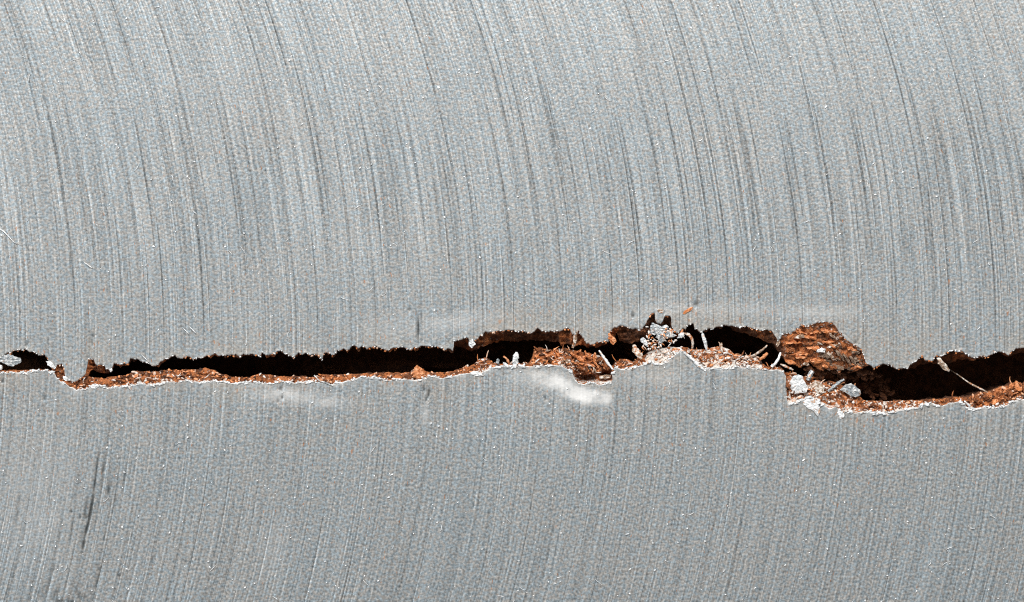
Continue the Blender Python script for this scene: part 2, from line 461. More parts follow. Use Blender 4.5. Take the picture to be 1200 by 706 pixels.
def burnish_sheen(X, Y):  # rubbed smooth patches with their bright reflections painted in
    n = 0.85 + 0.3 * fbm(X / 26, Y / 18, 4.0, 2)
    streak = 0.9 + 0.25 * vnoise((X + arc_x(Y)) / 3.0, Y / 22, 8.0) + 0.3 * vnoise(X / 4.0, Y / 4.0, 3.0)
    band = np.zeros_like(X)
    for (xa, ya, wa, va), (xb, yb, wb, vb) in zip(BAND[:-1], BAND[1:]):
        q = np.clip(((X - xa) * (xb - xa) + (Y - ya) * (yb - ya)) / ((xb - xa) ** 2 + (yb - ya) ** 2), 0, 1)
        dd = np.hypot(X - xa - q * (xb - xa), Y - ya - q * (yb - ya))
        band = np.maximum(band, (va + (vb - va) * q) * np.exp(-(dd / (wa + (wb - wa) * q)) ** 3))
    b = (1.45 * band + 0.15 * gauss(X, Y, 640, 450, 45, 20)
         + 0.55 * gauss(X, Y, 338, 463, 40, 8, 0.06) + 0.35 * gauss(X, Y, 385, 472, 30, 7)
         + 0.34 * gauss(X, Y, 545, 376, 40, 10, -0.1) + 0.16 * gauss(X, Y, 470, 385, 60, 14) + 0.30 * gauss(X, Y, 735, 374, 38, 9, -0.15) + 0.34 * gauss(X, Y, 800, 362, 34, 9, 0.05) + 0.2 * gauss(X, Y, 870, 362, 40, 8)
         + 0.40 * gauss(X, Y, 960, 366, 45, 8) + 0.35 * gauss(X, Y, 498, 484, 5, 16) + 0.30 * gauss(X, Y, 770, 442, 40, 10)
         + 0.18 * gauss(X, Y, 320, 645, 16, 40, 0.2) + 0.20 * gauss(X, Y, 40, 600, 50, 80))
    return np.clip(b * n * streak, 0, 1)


# gouges: (x at reference y, y0, y1, half width, depth, dirt)
GOUGES = [(108, 533, 642, 2.0, 1.3, 1.3), (130, 538, 583, 2.0, 1.0, 0.9), (121, 540, 566, 1.5, .7, .7), (98, 585, 640, 1.8, .8, .6), (116, 560, 620, 1.4, .6, .5), (145, 545, 575, 1.4, .6, .6), (57, 660, 720, 2.0, 1.2, .7), (90, 560, 585, 1.6, .6, .7), (102, 606, 640, 1.7, .6, .7), (84, 604, 632, 1.4, .5, .6), (136, 560, 600, 1.5, .5, .55), (152, 548, 570, 1.3, .5, .5), (70, 610, 650, 1.5, .5, .5), (125, 590, 640, 1.2, .5, .5), (20, 570, 640, 1.4, .5, .5), (112, 668, 712, 1.6, .7, .6), (62, 520, 600, 1.3, .6, .4), (40, 640, 720, 1.5, .6, .45), (30, 530, 700, 1.3, .6, .4), (490.5, 374, 402, 1.6, 1.6, 1.2),
          (73, 120, 330, 1.6, .9, .30), (66, 150, 300, 1.0, .7, .22), (140, 190, 390, 1.5, .8, .35), (187, 190, 360, 1.4, .6, .25), (38, 0, 120, 1.5, .9, .35), (697, 0, 180, 1.5, .9, .35),
          (645, 60, 230, 1.5, .9, .35), (590, 30, 240, 1.4, .8, .30), (520, 20, 210, 1.3, .7, .25), (760, 40, 180, 1.3, .6, .25), (880, 170, 330, 1.3, .7, .25), (1010, 60, 250, 1.4, .7, .25),
          (1093, 200, 400, 1.3, .7, .25), (1122, 190, 345, 1.5, .8, .3), (300, 40, 300, 1.2, .6, .2), (430, 90, 330, 1.2, .6, .2), (850, 10, 160, 1.3, .6, .25), (1006, 575, 660, 1.3, .7, .3),
          (1038, 600, 690, 1.4, .7, .3), (958, 600, 700, 1.5, .8, .3), (643, 610, 690, 1.4, .7, .3), (495, 520, 640, 1.4, .6, .25), (560, 500, 600, 1.2, .6, .2), (708, 520, 620, 1.2, .6, .2),
          (1165, 560, 650, 1.3, .6, .25), (836, 500, 590, 1.2, .5, .2), (262, 560, 640, 1.2, .5, .2), (604, 230, 300, 1.8, .7, .25), (1005, 120, 190, 1.4, .7, .3)]


def face_detail(X, Y, edge_d):
    """relief and masks of the sawn face"""
    z = 0.18 * fbm(X / 46, Y / 60, 2.0, 3)
    u = X + arc_x(Y)
    dirt = np.zeros_like(X)
    for gx, y0, y1, hw, dep, dt in GOUGES:
        if Y.max() < y0 - 25 or Y.min() > y1 + 25:
            continue
        ref = gx + float(arc_x(np.array(0.5 * (y0 + y1))))
        win = 1 / (1 + np.exp(-(Y - y0) / 5)) * 1 / (1 + np.exp((Y - y1) / 5))
        rag = 0.7 + 0.5 * vnoise(Y / 9.0, gx, 0.0)
        pr = np.exp(-((u - ref - 0.8 * vnoise(Y / 30, gx, 5.0)) / hw) ** 2) * win * np.clip(rag, 0.05, 1.2)
        z = z - dep * pr
        dirt = np.maximum(dirt, np.clip(pr * dt * (1.15 if dt > .45 else .75), 0, 0.9))
    # squiggle below the edge, pits and the scuffed patch in the lower corner
    for px_, py_, r_, d_ in [(497, 456, 2.0, .7), (503, 459, 1.9, .85), (502, 464, 1.6, .8), (499.5, 468, 1.3, .7), (329, 456, 2.4, .55), (331, 466, 1.8, .6), (326, 469, 1.4, .5),
                             (109, 395, 2.2, .5), (108, 403, 1.8, .4), (3, 447, 2.0, .6), (52, 467, 1.7, .5), (742, 370, 2.0, .75), (816, 357, 2.6, .55), (32, 404, 2.2, .4), (101, 607, 2, .7),
                             (639, 467, 1.8, .6), (84, 600, 1.6, .6), (94, 606, 1.5, .6), (117, 668, 2, .6), (140, 675, 1.8, .5), (218, 659, 1.8, .5), (1003, 402, 1.8, .5), (480, 363, 1.8, .6)]:
        if Y.max() < py_ - 12 or Y.min() > py_ + 12:
            continue
        q = gauss(X, Y, px_, py_, r_, r_ * 1.2)
        z = z - 1.5 * q; dirt = np.maximum(dirt, np.clip(q * d_ * 1.35, 0, .92))
    patch = gauss(X, Y, 78, 700, 26, 12)
    q = patch * np.clip(0.3 + 1.6 * fbm(X / 7, Y / 7, 3.0, 3), 0, 1)
    z = z - 1.2 * q; dirt = np.maximum(dirt, 0.7 * q)
    burn_sheen = burnish_sheen(X, Y)
    z = z + 0.4 * burn_sheen * fbm(X / 20, Y / 14, 6.0, 2)
    near = np.exp(-edge_d / 90.0)
    return z, dirt, burn_sheen, near


FD = np.concatenate([[0, 0.5, 1.1, 1.9, 2.8, 4.0, 5.5, 7.5, 10], np.arange(13, 420, 3.0)])


def section(name, top, parent):
    src, inner, sgn = (U0, U1, -1) if top else (L0, L1, 1)
    X, Y, t = resample(src)
    X, Y = jag(X, Y, t, 1.0 if top else 40.0, 1.75 if top else 1.0, 0.8)
    keep = np.concatenate([[True], np.diff(X) > 1e-5]); X, Y, t = X[keep], Y[keep], t[keep]
    n = len(X)
    inn = np.array(inner, float)
    Yi = np.interp(X, inn[:, 0], inn[:, 1]); Di = np.interp(X, inn[:, 0], inn[:, 2])
    Yi = Yi + (1.1 + 1.3 * ((X > 915) & (X < 1015))) * fbm(X / 5.0, 71.0 if top else 83.0, 0, 3, 0.65)
    if top:
        act = np.zeros(n)
        for a_, b_ in [(58, 128), (532, 722), (724, 800), (858, 1016), (1064, 1142), (1178, 1260)]:
            act = np.maximum(act, np.clip(np.minimum(X - a_, b_ - X) / 4 + 0.5, 0, 1))
        Yi = np.maximum(Y + 0.6 + 3.6 * np.clip(fbm(X / 6, 91.0, 0, 3) - 0.05, 0, 1) + act * (Yi - Y), Y + 0.6)
        Di = 4.0 + act * (Di - 4.0)
    else:
        Yi = np.minimum(Yi, Y - 1.2)
    # ---- face rows from the outer border to the lip
    lim = -380.0 if top else 1120.0
    rowsX, rowsY, rowsZ, dirt, burn_sheen, near, tone = [], [], [], [], [], [], []
    fd = FD[::-1]
    burr = np.clip(0.9 * fbm(t / 7.0, 5.5 if top else 6.6, 0, 3) + (0.1 if top else 0.55), -0.4, 2.0)
    tl = np.clip(0.5 + 0.5 * fbm(t / 12.0, 15.5, 0, 2), 0, 1)
    for j in range(-1, len(fd)):
        if j < 0:
            yy = np.full(n, lim); d = np.abs(yy - Y)
        else:
            d = np.full(n, fd[j])
            yy = Y + sgn * d
            # far rows straighten out
            f = np.clip((d - 20) / 120, 0, 1)
            base = (421.0 if top else 452.0) + sgn * d
            yy = yy * (1 - f) + base * f
        z, dr, br, nr = face_detail(X, yy, d)
        lip = burr * np.exp(-d / 1.7) - (0.9 if top else 0.5) * np.exp(-(d / 0.55) ** 1.5)
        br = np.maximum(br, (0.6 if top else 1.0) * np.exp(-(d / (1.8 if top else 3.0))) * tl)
        rowsX.append(X); rowsY.append(yy); rowsZ.append(z + lip)
        dirt.append(dr); burn_sheen.append(br); near.append(nr); tone.append(np.full(n, 0.5))
    nface = len(rowsX) - 1
    zl = rowsZ[-1]
    # ---- ledge rows from the lip to the brink, then the plunging wall
    NL, NW = 22, 12
    wide = np.abs(Yi - Y)
    for j in range(1, NL + 1):
        q = j / NL
        yy = Y + (Yi - Y) * q
        prof = q ** (0.75 if top else 0.9)
        zz = zl - 1.0 - (Di - 1.0) * prof
        env = np.sin(np.pi * min(q + 0.08, 1.0)) ** 0.5 * np.clip(wide / 7.0, 0.25, 1.25)
        bump = fbm(X / 6.5, yy / 5.0, 3.0, 3, 0.62) * 3.4 + 1.6 * vnoise(X / 2.4, yy / 2.4, 1.0)
        zz = zz + bump * env
        if not top:
            zz = zz - 26 * gauss(X, yy, 689, 443, 15, 5) - 24 * gauss(X, yy, 711, 440, 6, 6) - 8 * gauss(X, yy, 948, 464, 14, 2.5) - 10 * gauss(X, yy, 868, 419, 7, 5) - 7 * gauss(X, yy, 172, 448, 7, 2.5) - 6 * gauss(X, yy, 148, 449, 5, 3)
        xx = X + 0.8 * env * vnoise(X / 3.0, yy / 3.0, 7.0)
        rowsX.append(xx); rowsY.append(yy + 0.5 * env * vnoise(X / 3, yy / 3, 12.0)); rowsZ.append(zz)
        pale = 0.42 + 0.12 * fbm(X / 40, 3.0, 0, 2)
        if not top:
            for a, b, v in [(757, 802, .5), (806, 892, .34), (923, 1000, .22), (1000, 1075, .2), (655, 715, .18), (160, 200, .16), (555, 580, .15)]:
                pale = pale + v * np.clip(np.minimum(X - a, b - X) / 6 + 0.5, 0, 1)
            pale = pale + 0.5 * math.exp(-q * 9)
        else:
            pale = pale + 0.35 * math.exp(-q * 14)
            pale = pale + 0.12 * np.clip(np.minimum(X - 970, 1012 - X) / 8 + .5, 0, 1)
        tone.append(pale)
        for a in (dirt, burn_sheen, near):
            a.append(np.zeros(n))
    zl, yl = rowsZ[-1], rowsY[-1]
    for j in range(1, NW + 1):
        q = j / NW
        dep = q ** 1.4 * 150
        lean = (sgn * 10 if top else sgn * 5) * q         # both walls lean back under their lips
        rough = 3.0 * fbm(X / 9, dep / 12, 4.0 if top else 14.0, 3) * min(1, q * 3)
        rowsX.append(X + 0.5 * vnoise(X / 4, dep / 5, 2.0)); rowsY.append(yl + lean + rough); rowsZ.append(zl - dep)
        tone.append(np.full(n, 0.35))
        for a in (dirt, burn_sheen, near):
            a.append(np.zeros(n))
    R = len(rowsX)
    V = W(np.concatenate(rowsX), np.concatenate(rowsY), np.concatenate(rowsZ))
    idx = np.arange(R * n).reshape(R, n)
    a, b, c, d = idx[:-1, :-1], idx[:-1, 1:], idx[1:, 1:], idx[1:, :-1]
    F = np.stack([a, d, c, b] if top else [a, b, c, d], -1).reshape(-1, 4)
    mi = np.zeros((R - 1, n - 1), int)
    mi[nface:nface + NL] = 1
    mi[nface + NL:] = 2
    if top:      # on the upper side only the lump and a few spots are bright orange; the rest is brown scale
        xm = X[:-1]
        orange = ((xm > 915) & (xm < 1013)) | ((xm > 559) & (xm < 577)) | ((xm > 655) & (xm < 684)) | ((xm > 708) & (xm < 724)) | ((xm > 60) & (xm < 120))
        orange |= vnoise(X[:-1] / 9, 4.4, 0) > 0.15
        mi[nface:nface + NL] = np.where(orange, 1, 2)[None, :]
    o = link_mesh(name, V, F, [M_PLATE, M_RUST, M_WALL], parent,
                  {"dirt": np.concatenate(dirt), "burnish_sheen": np.concatenate(burn_sheen), "near": np.concatenate(near), "tone": np.concatenate(tone)},
                  True, mi.ravel(), loc=np.zeros(3))
    return o, (X, Y, Yi, Di)


plate = empty("cracked_plate", 600, 353, 0)
plate.location = (0, 0, 0)
tag(plate, "grey metal plate with curved saw marks, split across by a rusty crack", "metal plate")
upper, UP = section("upper_section", True, plate)
lower, LO = section("lower_section", False, plate)
upper["label"] = "larger lighter part of the plate above the crack"
lower["label"] = "darker smoother part of the plate below the crack"

# bottom of the crack, seen only as darkness far down
bx = np.linspace(-420, 1620, 205)
rows = [W(bx, np.full_like(bx, yy), -128 + 10 * fbm(bx / 20, yy / 9, 0, 3)) for yy in np.linspace(360, 500, 15)]
idx = np.arange(15 * 205).reshape(15, 205)
F = np.stack([idx[:-1, :-1], idx[1:, :-1], idx[1:, 1:], idx[:-1, 1:]], -1).reshape(-1, 4)
link_mesh("crack_bottom", np.concatenate(rows), F, M_WALL, plate, {"tone": np.full(15 * 205, 0.3)}, True, loc=np.zeros(3))

# ------------------------------------------------------------------ crumbs (too small to pick apart): one mesh each
ph = (1 + 5 ** 0.5) / 2
ICO = np.array([(-1, ph, 0), (1, ph, 0), (-1, -ph, 0), (1, -ph, 0), (0, -1, ph), (0, 1, ph), (0, -1, -ph), (0, 1, -ph), (ph, 0, -1), (ph, 0, 1), (-ph, 0, -1), (-ph, 0, 1)], float)
ICO /= np.linalg.norm(ICO[0])
ICF = np.array([(0, 11, 5), (0, 5, 1), (0, 1, 7), (0, 7, 10), (0, 10, 11), (1, 5, 9), (5, 11, 4), (11, 10, 2), (10, 7, 6), (7, 1, 8), (3, 9, 4), (3, 4, 2), (3, 2, 6), (3, 6, 8), (3, 8, 9), (4, 9, 5), (2, 4, 11), (6, 2, 10), (8, 6, 7), (9, 8, 1)])


def rot(ax, ay, az):
    cx, sx, cy, sy, cz, sz = math.cos(ax), math.sin(ax), math.cos(ay), math.sin(ay), math.cos(az), math.sin(az)
    return (np.array([[cz, -sz, 0], [sz, cz, 0], [0, 0, 1]]) @ np.array([[cy, 0, sy], [0, 1, 0], [-sy, 0, cy]]) @ np.array([[1, 0, 0], [0, cx, -sx], [0, sx, cx]]))


class Bits:
    def __init__(self):
        self.v, self.f, self.t, self.n = [], [], [], 0

    def crumb(self, X, Y, Z, sx, sy, sz, ang, tone, tilt=0.5):
        v = ICO * (1 + 0.32 * rng.uniform(-1, 1, (12, 1))) * (sx, sy, sz)
        v = v @ rot(rng.normal(0, tilt), rng.normal(0, tilt), ang).T
        self.v.append(v * S + W(X, Y, Z)); self.f.append(ICF + self.n); self.t.append(np.full(12, tone)); self.n += 12

    def ribbon(self, pts, w, h, tone=0.5):
        p = np.array(pts, float)
        m = len(p)
        tg = np.gradient(p, axis=0); tg /= np.linalg.norm(tg, axis=1)[:, None] + 1e-9
        nx, ny = -tg[:, 1], tg[:, 0]
        q = np.linspace(0, 1, m)
        ww = w * np.clip(np.sin(np.pi * (0.08 + 0.84 * q)), 0.15, 1) * (1 + 0.25 * rng.uniform(-1, 1, m))
        vs = []
        for a, b in ((-1, 0), (0, 1), (1, 0), (0, -1)):
            vs.append(W(p[:, 0] + nx * ww * a, p[:, 1] + ny * ww * a, p[:, 2] + b * h))
        v = np.stack(vs, 1).reshape(-1, 3)
        f = []
        for i in range(m - 1):
            for k in range(4):
                a, b = i * 4 + k, i * 4 + (k + 1) % 4
                f.append((a, b, b + 4)); f.append((a, b + 4, a + 4))
        f += [(0, 2, 1), (0, 3, 2)]
        e = (m - 1) * 4
        f += [(e, e + 1, e + 2), (e, e + 2, e + 3)]
        self.v.append(v); self.f.append(np.array(f) + self.n); self.t.append(np.full(len(v), tone)); self.n += len(v)

    def link(self, name, mat, parent):
        o = link_mesh(name, np.concatenate(self.v), np.concatenate(self.f), mat, parent, {"tone": np.concatenate(self.t)}, False, loc=np.zeros(3))
        o["kind"] = "stuff"
        return o


def ledge_at(P, x, q, top):
    X, Y, Yi, Di = P
    y0, y1, d = np.interp(x, X, Y), np.interp(x, X, Yi), np.interp(x, X, Di)
    return y0 + (y1 - y0) * q, -1.0 - (d - 1.0) * q ** (0.75 if top else 0.9), abs(y1 - y0)


B = Bits()
zones = [(0, 66, .30), (66, 104, .9), (104, 340, 1.3), (340, 480, 1.1), (480, 500, 1.2), (500, 560, .7), (560, 625, .6), (625, 720, 1.3), (720, 760, 1.0), (760, 895, 1.0), (895, 925, .6), (925, 1010, .8), (1010, 1140, .6), (1140, 1215, 1.5)]
for a, b, dens in zones:
    for x in rng.uniform(a, b, int((b - a) * 0.95 * dens)):
        q = rng.uniform(0.12, 1.0)
        y, z, wd = ledge_at(LO, x, q, False)
        if gauss(x, y, 690, 444, 18, 6) + gauss(x, y, 711, 440, 7, 6) > .35:
            continue
        s = rng.uniform(0.5, 1.8) * (0.6 + min(wd, 16) / 22)
        pale = rng.choice([0.08, 0.2, 0.42, 0.52, 0.62, 0.70]) + rng.normal(0, .05) + (0.36 if (757 < x < 802 or 806 < x < 890 or 925 < x < 1060) and rng.random() < (.75 if x < 900 else .35) else 0) + (0.32 if rng.random() < .13 else 0)
        B.crumb(x, y + rng.normal(0, .5), z + s * 0.35, s * rng.uniform(1.0, 2.0), s * rng.uniform(.6, 1.1), s * rng.uniform(.4, .8), rng.choice([0.15, -0.2, 0.7, 2.4]) + rng.normal(0, .3), pale, .6)
B.link("rust_crust", M_CRUMB, lower)
B = Bits()
for a, b, num in [(66, 110, 6), (140, 240, 8), (480, 500, 2), (555, 600, 7), (625, 718, 46), (722, 760, 6), (757, 800, 14), (805, 895, 26), (925, 1010, 22), (1010, 1060, 7), (1140, 1205, 6)]:
    for x in rng.uniform(a, b, num):
        y, z, wd = ledge_at(LO, x, rng.uniform(.1, .95), False)
        L = rng.uniform(3.5, 10); an = rng.choice([0.7, 0.9, -0.7, 2.5, 0.1]) + rng.normal(0, .3)
        z += rng.uniform(1.2, 3.2)
        cv = rng.normal(0, .15); pts = []
        for k in range(6):
            pts.append((x, y, z + rng.uniform(-.3, .3))); x += math.cos(an) * L / 5; y += math.sin(an) * L / 5; an += cv; z += rng.normal(0, .4)
        if gauss(pts[2][0], pts[2][1], 690, 444, 18, 6) + gauss(pts[2][0], pts[2][1], 711, 440, 7, 6) > .4 and rng.random() < .8:
            continue
        B.ribbon(pts, rng.uniform(.45, .95), rng.uniform(.4, .7), rng.choice([.5, .62, .74, .9, .95, .3]))
for a, b, num in [(556, 600, 5), (640, 716, 8), (722, 760, 4), (800, 905, 12), (925, 1005, 8), (1100, 1200, 2), (104, 130, 2)]:   # torn shreds standing up into the gap
    for x in rng.uniform(a, b, num):
        y, z, wd = ledge_at(LO, x, rng.uniform(.6, 1.0), False)
        L = rng.uniform(4, 11); an = -math.pi / 2 + rng.normal(0.2, .6); cv = rng.normal(0, .22); pts = []
        z += 1.0
        for k in range(6):
            pts.append((x, y, z)); x += math.cos(an) * L / 5; y += math.sin(an) * L / 5; an += cv; z += rng.normal(0.3, .5)
        B.ribbon(pts, rng.uniform(.4, .9), rng.uniform(.3, .6), rng.choice([.35, .5, .62, .74, .9]))
for i in range(70):
    x, y = rng.normal(945, 16), rng.normal(459, 7)
    if 924 < x < 990 and 441 < y < 474:
        sz = rng.uniform(.6, 1.9)
        B.crumb(x, y, -8 + rng.uniform(0, 5), sz * rng.uniform(1, 2.4), sz * .8, sz * .6, rng.uniform(0, 3.1), rng.choice([.2, .5, .74, .9, .95]), .6)
B.link("rust_fibres", M_CRUMB, lower)
B = Bits()
TORN = [(750, 390), (757, 384), (763, 380), (768, 383), (777, 384), (786, 386), (792, 393), (800, 388), (803, 393), (797, 400), (786, 402), (776, 405), (768, 411), (758, 411), (752, 404)]
T_ = np.array(TORN)
for i in range(420):
    x, y = rng.uniform(748, 804), rng.uniform(379, 412)
    q = fbm(np.array(x / 6.0), y / 6.0, 33.0, 2)
    inside = False
    jj = len(TORN) - 1
    for ii in range(len(TORN)):
        (xi, yi), (xj, yj) = TORN[ii], TORN[jj]
        if (yi > y) != (yj > y) and x < (xj - xi) * (y - yi) / (yj - yi) + xi:
            inside = not inside
        jj = ii
    if not inside or q < -0.05:
        continue
    sz = rng.uniform(.7, 2.0)
    B.crumb(x, y, -3.5 + 3.5 * q + rng.normal(0, .6), sz * rng.uniform(1, 2.2), sz * .8, sz * .6, rng.uniform(0, 3.1), rng.choice([.15, .45, .6, .8, .92, .95, .95]), .6)
for i in range(13):
    x, y = rng.uniform(750, 802), rng.uniform(384, 408)
    L = rng.uniform(4, 11); an = rng.uniform(0, 3.1); cv = rng.normal(0, .12); pts = []
    z = rng.uniform(-3, .5)
    for k in range(6):
        pts.append((x, y, z)); x += math.cos(an) * L / 5; y += math.sin(an) * L / 5; an += cv; z += rng.normal(0, .4)
    B.ribbon(pts, rng.uniform(.4, .9), .5, rng.choice([.5, .74, .9, .95]))
B.link("torn_shreds", M_CRUMB, upper)
B = Bits()
for x in rng.uniform(0, 1205, 360):                      # stained grains along the upper lip
    y, z, wd = ledge_at(UP, x, 0.0, True)
    if vnoise(np.array(x / 16), 8.8, 0) < -0.1:
        continue
    s = rng.uniform(0.6, 1.4)
    B.crumb(x, y + rng.uniform(-0.8, 1.6), -rng.uniform(0.2, 2.0), s * 1.3, s, s * .7, rng.uniform(0, 6), 0.15 + 0.6 * rng.random())
B.link("rust_crust", M_CRUMB, upper)
# ragged white burr flecks standing along both lips
B = Bits()
for x in rng.uniform(0, 1205, 780):
    y, z, wd = ledge_at(LO, x, 0.0, False)
    if vnoise(np.array(x / 11), 2.8, 0) < -0.5:
        continue
    s = rng.uniform(0.7, 1.9) * (1.35 if 540 < x < 625 or 925 < x < 1110 else 1)
    B.crumb(x, y + rng.uniform(-1.0, 1.2), rng.uniform(-.2, .6), s * rng.uniform(1.1, 2.3), s * .8, s * .6, rng.normal(0, .5), 0.9, .3)
B.link("lip_burrs", M_WHITE, lower)
B = Bits()
for x in rng.uniform(0, 1205, 240):
    y, z, wd = ledge_at(UP, x, 0.0, True)
    s = rng.uniform(0.5, 1.2)
    B.crumb(x, y + rng.uniform(-1.2, .5), rng.uniform(-.2, .4), s * rng.uniform(1.0, 1.9), s * .8, s * .55, rng.normal(0, .6), 0.9, .3)
B.link("lip_burrs", M_WHITE, upper)


# ------------------------------------------------------------------ bright specks and hairs on the face
def edge_y(P, x):
    return float(np.interp(x, P[0], P[1]))


for sec, P, top in ((upper, UP, True), (lower, LO, False)):
    B = Bits()
    for i in range(420 if top else 420):
        x = rng.uniform(-10, 1210)
        y = rng.uniform(-8, edge_y(P, x) - 6) if top else rng.uniform(edge_y(P, x) + 5, 714)
        s = rng.uniform(0.6, 1.3) * (1.4 if rng.random() < .12 else 1)
        B.crumb(x, y, 0.15 * s, s * rng.uniform(1, 1.8), s * .85, s * .38, rng.uniform(0, 3.1), 1.0, .25)
    for i in range(70 if top else 60):
        x = rng.uniform(-5, 1205)
        y = rng.uniform(0, edge_y(P, x) - 12) if top else rng.uniform(edge_y(P, x) + 8, 706)
        L, a0, cv = rng.uniform(4, 12), rng.choice([0.75, 0.9, -0.8, 2.2, 0.6]) + rng.normal(0, .35), rng.normal(0, .12)
        pts, a = [], a0
        for k in range(7):
            pts.append((x, y, 0.45 + 0.25 * math.sin(k)))
            x += math.cos(a) * L / 6; y += math.sin(a) * L / 6; a += cv * 2
        B.ribbon(pts, rng.uniform(.35, .6), .4)
    if top:
        B.ribbon([(-4, 266, .5), (4, 271, .7), (9, 276, .8), (15, 283, .6), (21, 287, .5)], .9, .6)
        B.ribbon([(98, 307, .5), (102, 310, .7), (106, 313, .8), (109, 315, .6)], .9, .6)
        B.ribbon([(226, 247, .5), (229, 250, .7), (231, 252, .5)], .9, .6)
        for q in ((166, 420), (214, 388), (222, 387)):
            B.ribbon([(q[0], q[1] - 4, .6), (q[0] + 3, q[1] - 1, .9), (q[0] + 6, q[1] + 2, .9), (q[0] + 8, q[1] + 5, .6)], .9, .7)
    B.link("shiny_specks", M_GLINT, sec)


# ------------------------------------------------------------------ chips, slivers and flakes (each a thing)
def sliver(name, pts, widths, thick, mat, label, cat, group=None, seed=0, parent=None):
    """a bent splinter: hexagonal section, swept along pts (X, Y, Z)"""
    r = np.random.default_rng(seed + 11)
    p = np.array(pts, float)
    s = np.concatenate([[0], np.cumsum(np.linalg.norm(np.diff(p, axis=0), axis=1))])
    m = max(8, int(s[-1] / 1.6))
    q = np.linspace(0, s[-1], m)
    # smooth resample
    P3 = np.stack([np.interp(q, s, p[:, k]) for k in range(3)], 1)
    for _ in range(2):
        P3[1:-1] = 0.25 * P3[:-2] + 0.5 * P3[1:-1] + 0.25 * P3[2:]
    wd = np.interp(q, s, np.interp(np.linspace(0, 1, len(p)), np.linspace(0, 1, len(widths)), widths))
    tg = np.gradient(P3, axis=0)
    ln = np.hypot(tg[:, 0], tg[:, 1]) + 1e-6
    nx, ny = -tg[:, 1] / ln, tg[:, 0] / ln
    sec_ = [(-1, 0), (-0.55, 0.8), (0.35, 1.0), (1, 0.15), (0.5, -0.9), (-0.5, -0.9)]
    vs = []
    for a, b in sec_:
        ja = a * wd * (1 + 0.22 * r.uniform(-1, 1, m))
        vs.append(W(P3[:, 0] + nx * ja, P3[:, 1] + ny * ja, P3[:, 2] + b * thick * np.clip(wd / max(wd), .4, 1) * (1 + .2 * r.uniform(-1, 1, m))))
    k = len(sec_)
    v = np.stack(vs, 1).reshape(-1, 3)
    f = []
    for i in range(m - 1):
        for j in range(k):
            a, b = i * k + j, i * k + (j + 1) % k
            f.append((a, b, b + k, a + k))
    f.append(tuple(range(k))[::-1]); f.append(tuple((m - 1) * k + j for j in range(k)))
    o = link_mesh(name, v, f, mat, parent, {"tone": np.full(len(v), .5)}, False, loc=W(*p[0]))
    if label:
        tag(o, label, cat, group)
    return o


def chip(name, outline, z0, z1, mat, label=None, cat=None, seed=0, parent=None, tilt=(0.05, -0.04), rag=0.75, dome=1.0):
    """an irregular flake: ragged outline, broken top with facets, real thickness"""
    r = np.random.default_rng(seed + 5)
    o_ = np.array(outline, float)
    ring = np.vstack([o_, o_[:1]])
    s = np.concatenate([[0], np.cumsum(np.hypot(*np.diff(ring, axis=0).T))])
    m = int(np.clip(s[-1] / 2.2, 9, 40))
    q = np.linspace(0, s[-1], m, endpoint=False)
    x, y = np.interp(q, s, ring[:, 0]) + r.uniform(-rag, rag, m), np.interp(q, s, ring[:, 1]) + r.uniform(-rag, rag, m)
    cx, cy = x.mean(), y.mean()
    zt = lambda X, Y: z1 + tilt[0] * (X - cx) + tilt[1] * (Y - cy)
    lays = []
    for sc_, zz, jz in ((0.92, z0, 0.2), (1.0, None, 0.4), (0.78, 'a', 0.9), (0.42, 'b', 1.1)):
        X, Y = cx + (x - cx) * sc_, cy + (y - cy) * sc_
        T = zt(X, Y)
        Z = np.full(m, z0) if zz is not None and not isinstance(zz, str) else (T - 0.7 * dome if zz is None else T + (0 if zz == 'a' else 0.35 * dome))
        lays.append(W(X, Y, np.maximum(Z, z0) + r.uniform(-jz, jz, m) * dome))
    v = np.concatenate(lays + [W([cx], [cy], [zt(cx, cy) + .3 * dome])])
    f = []
    for L in range(3):
        for i in range(m):
            a, b = L * m + i, L * m + (i + 1) % m
            f.append((a, a + m, b + m, b))
    for i in range(m):
        f.append((3 * m + i, 4 * m, 3 * m + (i + 1) % m))
    f.append(tuple(range(m)))
    o = link_mesh(name, v, f, mat, parent, {"tone": np.full(len(v), .4 + .2 * r.random())}, False, loc=W(cx, cy, z0))
    if label:
        tag(o, label, cat)
    return o


chip("metal_chip", [(-5, 417), (3, 416.5), (10, 415.5), (16, 417), (22, 419), (25, 423), (23, 427), (18, 427), (14, 430), (8, 428.5), (2, 425), (-5, 424)], -9, -0.2, M_GREY,
     "pale grey torn tongue jutting into the short crack at the far left edge", "metal chip", 1, dome=.5)
chip("metal_chip", [(-3, 428), (1, 428), (3, 431), (2, 434), (-3, 434)], -7, -1, M_WHITE,
     "tiny white chip cut off by the photo's left border", "metal chip", 2)
chip("metal_chip", [(54, 424), (58, 423), (61, 425), (64, 429), (66, 432), (64, 434), (60, 431), (56, 428)], -6, 0.8, M_WHITE,
     "white torn chip right of the short left opening, beside a pinhole", "metal chip", 3)
chip("metal_chip", [(73, 441), (77, 442), (82, 445), (80, 447), (75, 446)], -4, 0.6, M_WHITE,
     "small white chip in the closed rusty stretch of the crack", "metal chip", 4)
chip("metal_chip", [(127, 431), (130, 430.5), (132, 433), (131, 436), (127.5, 435.5)], -7, -0.5, M_WHITE,
     "small white tooth at the left start of the long black opening", "metal chip", 5)
chip("metal_chip", [(550, 400), (553, 397.5), (556.5, 400), (557, 404), (554, 408), (550.5, 407), (549, 403)], -8, 0.2, M_WHITE,
     "white rounded chip hanging from the upper lip where the crack steps up", "metal chip", 6)
